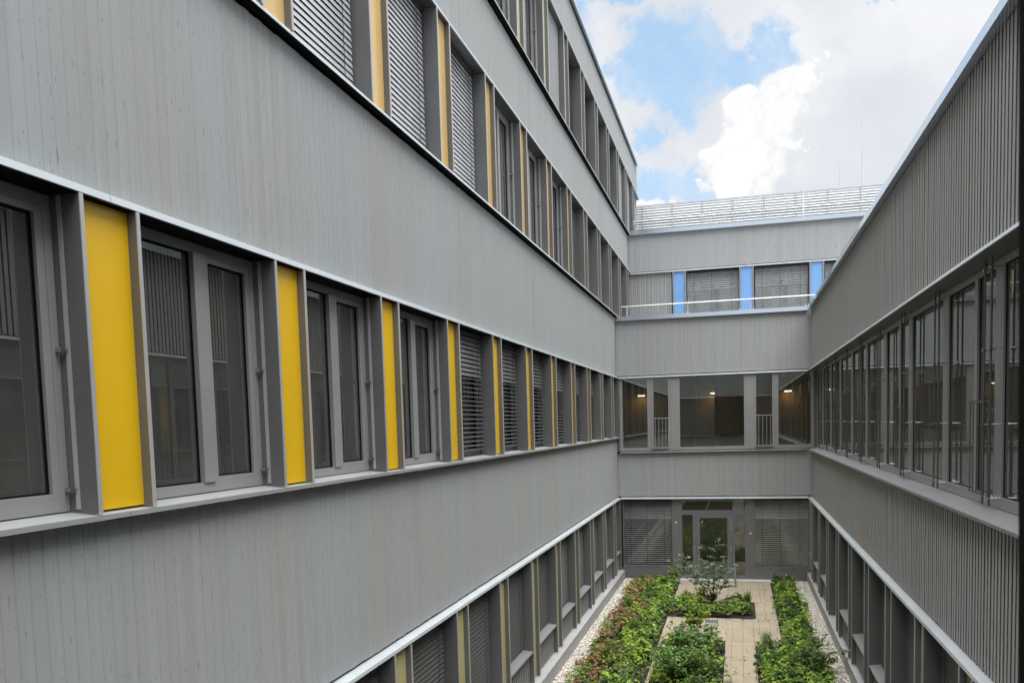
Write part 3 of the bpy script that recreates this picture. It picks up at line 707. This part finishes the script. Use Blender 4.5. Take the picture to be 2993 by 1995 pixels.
# ------------------------------------------------------------------ courtyard floor
g = G(fac_world); S = 400; g.box(-S, S, -S, S, GND-.6, GND-.32); obj('ground', g.mesh('ground', 'roofing'), kind='structure')
def slab(name, x0, x1, y0, y1, z, mat, **p):
    g = G(fac_world); g.box(x0, x1, y0, y1, GND-.3, z); return obj(name, g.mesh(name, mat), kind='structure')
YN = .6
soil = slab('soil', -3.19, -1.81, YN, 27.55, GND-.0, 'soil')
slab('soil', -1.80, .43, 22.5, 24.6, GND-.002, 'soil'); slab('soil', -1.70, -.30, YN, 20.15, GND-.003, 'soil'); slab('soil', .37, 1.69, YN, 19.8, GND-.001, 'soil'); slab('soil', .97, 1.69, 19.81, 27.6, GND-.001, 'soil')
slab('gravel_bed', -3.60, -3.20, YN, 28.0, GND-.03, 'gravel_bed'); slab('gravel_bed', -3.199, -1.9, 27.56, 28.0, GND-.03, 'gravel_bed')
slab('gravel_bed', 1.70, 2.16, YN, 28.0, GND-.03, 'gravel_bed')
# path of beige slabs
pb = slab('path', -1.809, 1.699, YN, 28.08, GND-.045, 'concrete')
pm = {}
def paving(x0, x1, y0, y1, start):
    x = x0; i = 0
    widths = [.25, .25, .135]
    while x < x1-.02:
        w = min(widths[(i+start) % 3], x1-x); L = .50; y = y0-((i*.19) % .5)
        while y < y1-.02:
            a, c = max(y, y0), min(y+L, y1)
            if c-a > .05:
                key = (round(w, 3), round(c-a, 2))
                if key not in pm:
                    e = .0035; hw, hl = key[0]/2-.0018, key[1]/2-.0018; ch = .003
                    V = [(-hw, -hl, -.04), (hw, -hl, -.04), (hw, hl, -.04), (-hw, hl, -.04), (-hw, -hl, -ch), (hw, -hl, -ch), (hw, hl, -ch), (-hw, hl, -ch), (-hw+ch, -hl+ch, 0), (hw-ch, -hl+ch, 0), (hw-ch, hl-ch, 0), (-hw+ch, hl-ch, 0)]
                    Fq = [(0, 1, 5, 4), (1, 2, 6, 5), (2, 3, 7, 6), (3, 0, 4, 7), (4, 5, 9, 8), (5, 6, 10, 9), (6, 7, 11, 10), (7, 4, 8, 11), (8, 9, 10, 11)]
                    pm[key] = new_mesh('paving_slab', V, Fq, 'paver')
                obj('paving_slab', pm[key], pb, ((x+w/2), (a+c)/2, GND+rnd.uniform(-.002, .002)))
            y += L
        x += w; i += 1
paving(-1.80, .965, 24.61, 27.72, 0); paving(.44, .965, 22.5, 24.6, 0); paving(-1.80, .965, 20.16, 22.49, 1); paving(-.295, .365, 15.2, 20.15, 2); paving(-1.795, -1.705, 15.2, 20.15, 0)
paving(.37, .965, 19.81, 20.155, 0)
g = G(fac_world); g.box(-1.95, 1.0, 27.73, 28.11, GND-.04, GND+.012); obj('threshold', g.mesh('threshold', 'threshold'), kind='structure')
g = G(fac_world)
for y0_, y1_, x_ in ((YN, 27.55, -3.195), (YN, 27.6, 1.695)): g.box(x_-.004, x_+.004, y0_, y1_, GND-.05, GND+.02)
obj('bed_edging', g.mesh('bed_edging', 'fin_edge'), kind='structure')
# gravel: real stones
def gravel(x0, x1, y0, y1, dens, seed, name):
    R = np.random.default_rng(seed); n = int((x1-x0)*(y1-y0)*dens)
    ico = np.array([(0, 0, 1), (.9, 0, .1), (.28, .86, .1), (-.73, .53, .1), (-.73, -.53, .1), (.28, -.86, .1), (0, 0, -.7)])
    fc = [(0, 1, 2), (0, 2, 3), (0, 3, 4), (0, 4, 5), (0, 5, 1), (6, 2, 1), (6, 3, 2), (6, 4, 3), (6, 5, 4), (6, 1, 5)]
    c = np.c_[R.uniform(x0, x1, n), R.uniform(y0, y1, n), R.uniform(GND-.028, GND+.004, n)]
    s = R.uniform(.013, .026, (n, 1, 1))*np.stack([R.uniform(.8, 1.5, n), R.uniform(.7, 1.1, n), R.uniform(.5, .8, n)], 1)[:, None, :]
    a = R.uniform(0, 6.28, n); ca, sa = np.cos(a), np.sin(a)
    v = ico[None]*R.uniform(.8, 1.2, (n, 7, 1))*s
    V = np.stack([v[..., 0]*ca[:, None]-v[..., 1]*sa[:, None], v[..., 0]*sa[:, None]+v[..., 1]*ca[:, None], v[..., 2]], -1)+c[:, None]
    V[..., 0] = np.clip(V[..., 0], x0-.02, x1+.02)
    Fa = (np.array(fc)[None]+(np.arange(n)*7)[:, None, None]).reshape(-1, 3)
    pal = np.array([(.62, .60, .55), (.50, .47, .42), (.70, .69, .66), (.40, .39, .38), (.56, .49, .38), (.66, .64, .60), (.30, .30, .30), (.60, .52, .40)])
    col = pal[R.integers(0, len(pal), n)]*R.uniform(1.15, 1.5, (n, 1))
    tri_object(name, V.reshape(-1, 3), Fa, np.repeat(col, len(fc)*3, 0), 'stone')
def tri_object(name, V, Fa, colc, mat, parent=None, loc=None, kind='stuff', link=True):
    me = bpy.data.meshes.new(name); me.vertices.add(len(V)); me.vertices.foreach_set('co', V.astype(np.float32).ravel())
    me.loops.add(Fa.size); me.loops.foreach_set('vertex_index', Fa.astype(np.int32).ravel()); k = Fa.shape[1]
    me.polygons.add(len(Fa)); me.polygons.foreach_set('loop_start', np.arange(0, Fa.size, k, dtype=np.int32))
    try: me.polygons.foreach_set('loop_total', np.full(len(Fa), k, dtype=np.int32))
    except Exception: pass
    ca = me.color_attributes.new('tint', 'FLOAT_COLOR', 'CORNER'); ca.data.foreach_set('color', np.c_[colc, np.ones(len(colc))].astype(np.float32).ravel())
    me.update(calc_edges=True); me.materials.append(MATS[mat])
    if not link: return me
    o = obj(name, me, parent, loc or (0, 0, 0))
    if kind: o['kind'] = kind
    return o
gravel(-3.60, -3.20, 15.0, 27.99, 2400, 1, 'gravel'); gravel(-3.20, -1.9, 27.6, 27.99, 2400, 2, 'gravel'); gravel(1.70, 2.14, 15.0, 27.99, 2400, 3, 'gravel'); gravel(-3.2, -3.08, 15, 27.5, 350, 5, 'gravel')

# ------------------------------------------------------------------ planting
GREENS = 1.25*np.array([(.15, .27, .04), (.20, .34, .05), (.24, .38, .055), (.11, .21, .04), (.28, .40, .06)])
DEEP = 1.2*np.array([(.085, .15, .045), (.11, .19, .05), (.14, .22, .055), (.07, .12, .045)])
BLUEG = 1.2*np.array([(.11, .18, .11), (.14, .21, .13), (.17, .24, .15), (.09, .15, .09)])
RED = np.array([(.37, .20, .09), (.32, .20, .09), (.36, .19, .09), (.36, .25, .12), (.24, .28, .07)])
YEL = 1.05*np.array([(.32, .44, .05), (.27, .40, .05), (.36, .44, .07)])
def leaves(c, nrm, size, col, R, aspect=.8):
    """folded six-point leaves at centres c; normals nrm"""
    n = len(c); a = R.normal(size=(n, 3)); t = np.cross(nrm, a); t /= np.linalg.norm(t, axis=1, keepdims=True)+1e-9; w = np.cross(nrm, t)
    s = size[:, None]
    P = [c-t*s*.5, c-t*s*.18+w*s*aspect*.5+nrm*s*.10, c+t*s*.22+w*s*aspect*.38+nrm*s*.06, c+t*s*.55-nrm*s*.08, c+t*s*.22-w*s*aspect*.38+nrm*s*.06, c-t*s*.18-w*s*aspect*.5+nrm*s*.10, c+nrm*s*.0]
    V = np.stack(P, 1); f = np.array([(0, 6, 1), (1, 6, 2), (2, 6, 3), (3, 6, 4), (4, 6, 5), (5, 6, 0)])
    Fa = (f[None]+(np.arange(n)*7)[:, None, None]).reshape(-1, 3)
    return V.reshape(-1, 3), Fa, np.repeat(col, 18, 0)
def blades(c, L, R, col, spread=.7):
    """arching grass blades from points c"""
    n = len(c); a = R.uniform(0, 6.28, n); d = np.stack([np.cos(a), np.sin(a), np.zeros(n)], 1); w = np.stack([-d[:, 1], d[:, 0], np.zeros(n)], 1)*.004
    z = np.array([0, 0, 1.]); sp = R.uniform(.15, 1, (n, 1))*spread; L = L[:, None]
    p0 = c; p1 = c+d*L*sp*.35+z*L*.55; p2 = c+d*L*sp*.9+z*L*(.85-.35*sp)
    V = np.stack([p0-w, p0+w, p1-w, p1+w, p2], 1); f = np.array([(0, 1, 2), (1, 3, 2), (2, 3, 4)])
    return V.reshape(-1, 3), (f[None]+(np.arange(n)*5)[:, None, None]).reshape(-1, 3), np.repeat(col, 9, 0)
def merge(parts):
    V = []; Fs = []; C = []; o = 0
    for v, f, c in parts: V.append(v); Fs.append(f+o); C.append(c); o += len(v)
    return np.concatenate(V), np.concatenate(Fs), np.concatenate(C)
def pick(pal, R, n): return pal[R.integers(0, len(pal), n)]*R.uniform(.7, 1.3, (n, 1))
def groundcover(name, x0, x1, y0, y1, seed, palf, hscale=1., spacing=.21, holes=()):
    R = np.random.default_rng(seed); parts = []
    for xx in np.arange(x0+.1, x1-.04, spacing):
        for yy in np.arange(y0+.1, y1-.04, spacing):
            px, py = xx+R.uniform(-.1, .1), yy+R.uniform(-.1, .1)
            if R.random() < .15 or any((px-hx)**2+(py-hy)**2 < hr*hr for hx, hy, hr in holes): continue
            r = R.uniform(.13, .22); h = R.uniform(.14, .36)*hscale; n = int(R.uniform(30, 52))
            pal = palf((px-x0)/(x1-x0), py, R); tone = R.uniform(.55, 1.3); sz0 = R.choice([.055, .07, .09])
            u = R.uniform(0, 1, n)**.6; a = R.uniform(0, 6.28, n)
            c = np.stack([px+r*u*np.cos(a), py+r*u*np.sin(a), GND+h*(1-.55*u**2)*R.uniform(.5, 1.05, n)+.02], 1)
            nm = np.stack([.55*u*np.cos(a), .55*u*np.sin(a), np.ones(n)], 1)+R.normal(0, .28, (n, 3)); nm /= np.linalg.norm(nm, axis=1, keepdims=True)
            parts.append(leaves(c, nm, sz0*R.uniform(.7, 1.25, n), pick(pal, R, n)*tone, R))
    v, f, c = merge(parts); tri_object(name, v, f, c, 'leaf')
def pal_left(fx, y, R):
    q = R.random()
    if fx < .34 and q < .72: return RED
    if fx < .6 and q < .2: return RED
    return [GREENS, YEL, DEEP][int(R.choice([0, 1, 2], p=[.55, .25, .2]))]
def pal_green(fx, y, R): return [GREENS, YEL, DEEP][int(R.choice([0, 1, 2], p=[.52, .18, .30]))]
groundcover('ground_cover', -3.16, -1.80, 15.0, 27.5, 11, pal_left, 1.05)
groundcover('ground_cover', -1.82, .42, 22.6, 24.55, 12, pal_green, 1.0, holes=((-.45, 23.9, .33), (.0, 23.2, .0)))
groundcover('ground_cover', -1.66, -.33, 15.0, 19.9, 13, pal_green, 1.15)
groundcover('ground_cover', .42, 1.66, 15.0, 19.7, 14, pal_green, 1.1)
groundcover('ground_cover', 1.02, 1.68, 19.7, 27.5, 15, pal_green, 1.0)
# grass tufts, each its own thing
def tuft_mesh(seed, n=90, L=.34):
    R = np.random.default_rng(seed); c = np.c_[R.normal(0, .035, n), R.normal(0, .035, n), np.zeros(n)]
    v, f, cc = blades(c, R.uniform(.6, 1.2, n)*L, R, pick(np.array([(.15, .25, .05), (.19, .30, .06), (.12, .20, .05)]), R, n), .75)
    return tri_object('grass_tuft', v, f, cc, 'leaf', link=False)
TM = [tuft_mesh(31, 110, .36), tuft_mesh(32, 80, .30), tuft_mesh(33, 130, .42)]
beds = [('left bed beside the gravel', 'tufts of grass in the left bed', [(-2.9, 16.4), (-2.3, 16.9), (-2.7, 17.9), (-2.1, 18.6), (-3.0, 19.3), (-2.4, 20.3), (-2.8, 21.4), (-2.2, 21.9), (-2.9, 23.0), (-2.3, 24.2), (-2.75, 25.3), (-2.2, 26.3), (-2.9, 27.1), (-2.5, 27.35)]),
        ('bed round the small tree', 'tufts of grass in the middle bed', [(.25, 24.2), (.12, 23.3), (-1.0, 24.5), (-1.45, 24.3), (.3, 22.9)]),
        ('right bed beside the gravel', 'tufts of grass in the right bed', [(1.15, 27.3), (1.5, 27.4), (1.2, 25.6), (1.55, 24.2), (1.2, 22.7), (1.5, 21.4), (.6, 19.5), (.95, 19.3), (.7, 17.8), (1.0, 17.0), (.6, 16.5), (1.4, 18.4)]),
        ('front bed between the paved paths', 'tufts of grass in the front bed', [(-1.3, 19.8), (-.6, 18.2), (-.5, 17.0), (-1.4, 17.6)])]
for lb, grp, pts in beds:
    for i, (x, y) in enumerate(pts):
        o = obj('grass_tuft', TM[i % 3], None, (x, y, GND+.05)); o['label'] = 'arching green grass tuft in the '+lb; o['category'] = 'grass'; o['group'] = grp
        o.rotation_euler.z = rnd.uniform(0, 6); s = rnd.uniform(.85, 1.25); o.scale = (s, s, s)
# woody plants: stems as tapered tubes, leaves in sprays
def limb(V, Fs, pts, r0, r1, n=6):
    o = len(V); k = len(pts)
    for i, p in enumerate(pts):
        p = Vector(p); d = (Vector(pts[min(i+1, k-1)])-Vector(pts[max(i-1, 0)])).normalized(); t = d.orthogonal().normalized(); w = d.cross(t); r = r0+(r1-r0)*i/(k-1)
        for j in range(n):
            a = 6.2832*j/n; V.append(tuple(p+t*r*math.cos(a)+w*r*math.sin(a)))
    for i in range(k-1):
        for j in range(n): Fs.append((o+i*n+j, o+i*n+(j+1) % n, o+(i+1)*n+(j+1) % n, o+(i+1)*n+j))
def woody(name, loc, label, cat, stems, pal, leaf, density, spray, seed, sub=4, flat=.25, stemname='stem'):
    R = np.random.default_rng(seed); rr = random.Random(seed); t = empty(name, loc, label, cat); V = []; Fs = []; parts = []
    for (tip, r0, start) in stems:
        tip = Vector(tip); mid = tip*.5+Vector((rr.uniform(-.06, .06), rr.uniform(-.06, .06), .05*tip.length)); pts = [Vector((0, 0, 0)), tip*.25+Vector((rr.uniform(-.02, .02), 0, .03)), mid, tip*.78, tip]
        limb(V, Fs, pts, r0, r0*.25)
        def at(f):
            q = f*4; i = min(3, int(q)); return pts[i].lerp(pts[i+1], q-i)
        twigs = [(at(1.0), tip.normalized()*.12)]
        for s in range(sub):
            f = start+(1-start)*(s+.5)/sub; b0 = at(f); a = rr.uniform(0, 6.28); L = spray*rr.uniform(.6, 1.2)*(1.15-f*.5); d = Vector((math.cos(a), math.sin(a), rr.uniform(.05, .5))).normalized()*L
            e = b0+d; limb(V, Fs, [b0, b0+d*.5+Vector((0, 0, .02)), e], r0*.35, r0*.12, 4); twigs.append((b0, d))
        for b0, d in twigs:
            n = int(density*(d.length/.3)); f = R.uniform(.1, 1.08, n)[:, None]
            c = np.array(b0)+np.array(d)*f+R.normal(0, .035, (n, 3))*np.array([1, 1, flat*2])
            nm = np.array([0, 0, 1.])+R.normal(0, .38, (n, 3)); nm /= np.linalg.norm(nm, axis=1, keepdims=True)
            parts.append(leaves(c, nm, leaf*R.uniform(.6, 1.25, n), pick(pal, R, n), R))
    o = obj(stemname, new_mesh(stemname, V, Fs, 'bark'), t)
    v, f, c = merge(parts); tri_object('foliage', v, f, c, 'leaf', t, kind=None)
    return t
woody('small_tree', (-.69, 24.25, GND), 'small open multi-stemmed tree with blue-green leaves in front of the garden door', 'tree',
      [((.14, 0, 1.72), .016, .30), ((-.30, .1, 1.15), .015, .3), ((-1.12, 0, 1.12), .016, .35), ((-.62, .15, .98), .012, .35), ((.28, .1, 1.22), .012, .3), ((.60, 0, 1.02), .013, .35), ((-.80, -.1, 1.32), .011, .45), ((.05, .15, 1.05), .013, .3), ((-.15, -.15, .85), .011, .3), ((.42, -.1, .78), .010, .3), ((-.45, .1, .8), .01, .3)],
      BLUEG*1.6, .060, 34, .30, 51, sub=6, flat=.12)
woody('tall_shrub', (-.96, 20.6, GND), 'slender yellow-green shrub standing tallest at the tip of the front bed', 'shrub',
      [((.02, 0, .98), .009, .15), ((-.14, .05, .72), .008, .2), ((.20, 0, .62), .008, .2), ((.10, -.1, .5), .007, .2), ((-.1, -.1, .45), .007, .2)], YEL, .065, 44, .24, 52, sub=5)
woody('leafy_shrub', (-1.0, 18.3, GND), 'broad dark green shrub filling the front bed at the bottom of the photo', 'shrub',
      [((rnd.uniform(-.55, .55), rnd.uniform(-.7, .7), rnd.uniform(.5, .85)), .008, .2) for _ in range(16)], DEEP*1.5, .062, 40, .30, 53, sub=5)
woody('leafy_shrub', (-1.05, 16.6, GND), 'dark green shrub nearest the camera in the front bed, cut by the photo edge', 'shrub',
      [((rnd.uniform(-.5, .5), rnd.uniform(-.7, .7), rnd.uniform(.5, .9)), .008, .2) for _ in range(14)], DEEP*1.6, .062, 40, .30, 54, sub=5)
woody('dark_shrub', (1.45, 17.9, GND), 'dark twiggy shrub leaning over the gravel in the right bed', 'shrub',
      [((.2, .2, .62), .008, .2), ((.52, 0, .40), .008, .3), ((-.1, .3, .6), .008, .2), ((.1, -.4, .66), .008, .2), ((-.2, -.2, .5), .008, .2), ((.3, -.3, .45), .007, .2), ((.0, .6, .5), .007, .2), ((-.05, -.7, .55), .007, .2)], DEEP*1.15, .055, 34, .26, 55, sub=5)
woody('young_shrub', (-1.95, 27.2, GND), 'young yellow-green shrub at the far end of the left bed beside the door', 'shrub',
      [((.02, 0, .62), .007, .2), ((-.12, 0, .42), .006, .2), ((.14, .0, .4), .006, .2)], YEL, .06, 34, .18, 56, sub=4)
woody('young_shrub', (-.14, 16.9, GND), 'small seedling shrub growing out over the paved path edge', 'shrub',
      [((.05, 0, .22), .004, .2), ((-.06, .04, .18), .004, .2)], GREENS, .05, 16, .12, 57, sub=3)
# purple flower spikes are too small to matter singly: one mass of petals
R = np.random.default_rng(61); n = 90
c = np.c_[R.choice([-2.6, -2.2, -.8, 1.2], n)+R.normal(0, .35, n), R.uniform(15.5, 27, n), np.full(n, GND+.42)+R.uniform(-.1, .04, n)]
ok = ((c[:, 0] < -1.85) & (c[:, 0] > -3.1)) | ((c[:, 0] > 1.05) & (c[:, 0] < 1.65)) ; c = c[ok]
nm = R.normal(0, 1, (len(c), 3)); nm /= np.linalg.norm(nm, axis=1, keepdims=True)
v, f, cc = leaves(c, nm, R.uniform(.02, .045, len(c)), np.tile([[.50, .45, .58]], (len(c), 1)), R); tri_object('flower_petals', v, f, cc, 'leaf')
# fallen leaves on soil, gravel and paving
n = 420; c = np.c_[R.uniform(-3.5, 2.05, n), R.uniform(15.5, 27.6, n), np.full(n, GND+.012)]
nm = np.tile([[0, 0, 1.]], (n, 1))+R.normal(0, .25, (n, 3)); v, f, cc = leaves(c, nm, R.uniform(.02, .05, n), pick(np.array([(.20, .13, .06), (.30, .20, .08), (.14, .16, .05)]), R, n), R); tri_object('fallen_leaves', v, f, cc, 'leaf')
# dark mulch crumbs on the paving
n = 260; c = np.c_[R.uniform(-1.75, .95, n), R.normal(22.33, .14, n), np.full(n, GND+.006)]; k2 = c[:, 1] > 22.5
c[k2, 0] = .43+np.abs(R.normal(0, .1, k2.sum())); c[k2, 1] = R.uniform(22.5, 24.6, k2.sum())
nm = np.tile([[0, 0, 1.]], (n, 1))+R.normal(0, .2, (n, 3)); v, f, cc = leaves(c, nm, R.uniform(.012, .035, n), np.tile([[.03, .022, .016]], (n, 1)), R); tri_object('mulch_crumbs', v, f, cc, 'leaf')

# ------------------------------------------------------------------ small things in the courtyard
t = empty('marker_post', (-.083, 26.77, GND), 'short grey steel post standing on the paving right of the small tree', 'post')
g = G(fac_world); g.tube((0, 0, 0), (0, 0, .70), .035, 16); obj('tube', g.mesh('tube', 'frame'), t)
g = G(fac_world); g.tube((0, 0, .7005), (0, 0, .715), .037, 16); obj('cap', g.mesh('cap', 'galv'), t)
g = G(fac_world); g.tube((-.10, 0, .08), (-.03, 0, .08), .018, 8); g.tube((-.10, -.001, .08), (-.10, -.001, .04), .024, 8); obj('hose_tap', g.mesh('hose_tap', 'galv'), t)
t = empty('drain_cover', (-.66, 22.05, GND), 'small blue-grey metal drain cover set in the paving in front of the tree bed', 'drain cover')
g = G(fac_world); g.box(-.16, .16, -.16, .16, -.01, .012); obj('lid', g.mesh('lid', 'coping'), t)
g = G(fac_world); g.frame(-.18, .18, 0, 0, .0, 0, 0) if False else g.box(-.18, -.1605, -.18, .18, -.01, .010); g.box(.1605, .18, -.18, .18, -.01, .010); g.box(-.16, .16, -.18, -.1605, -.01, .010); g.box(-.16, .16, .1605, .18, -.01, .010); obj('rim', g.mesh('rim', 'galv'), t)
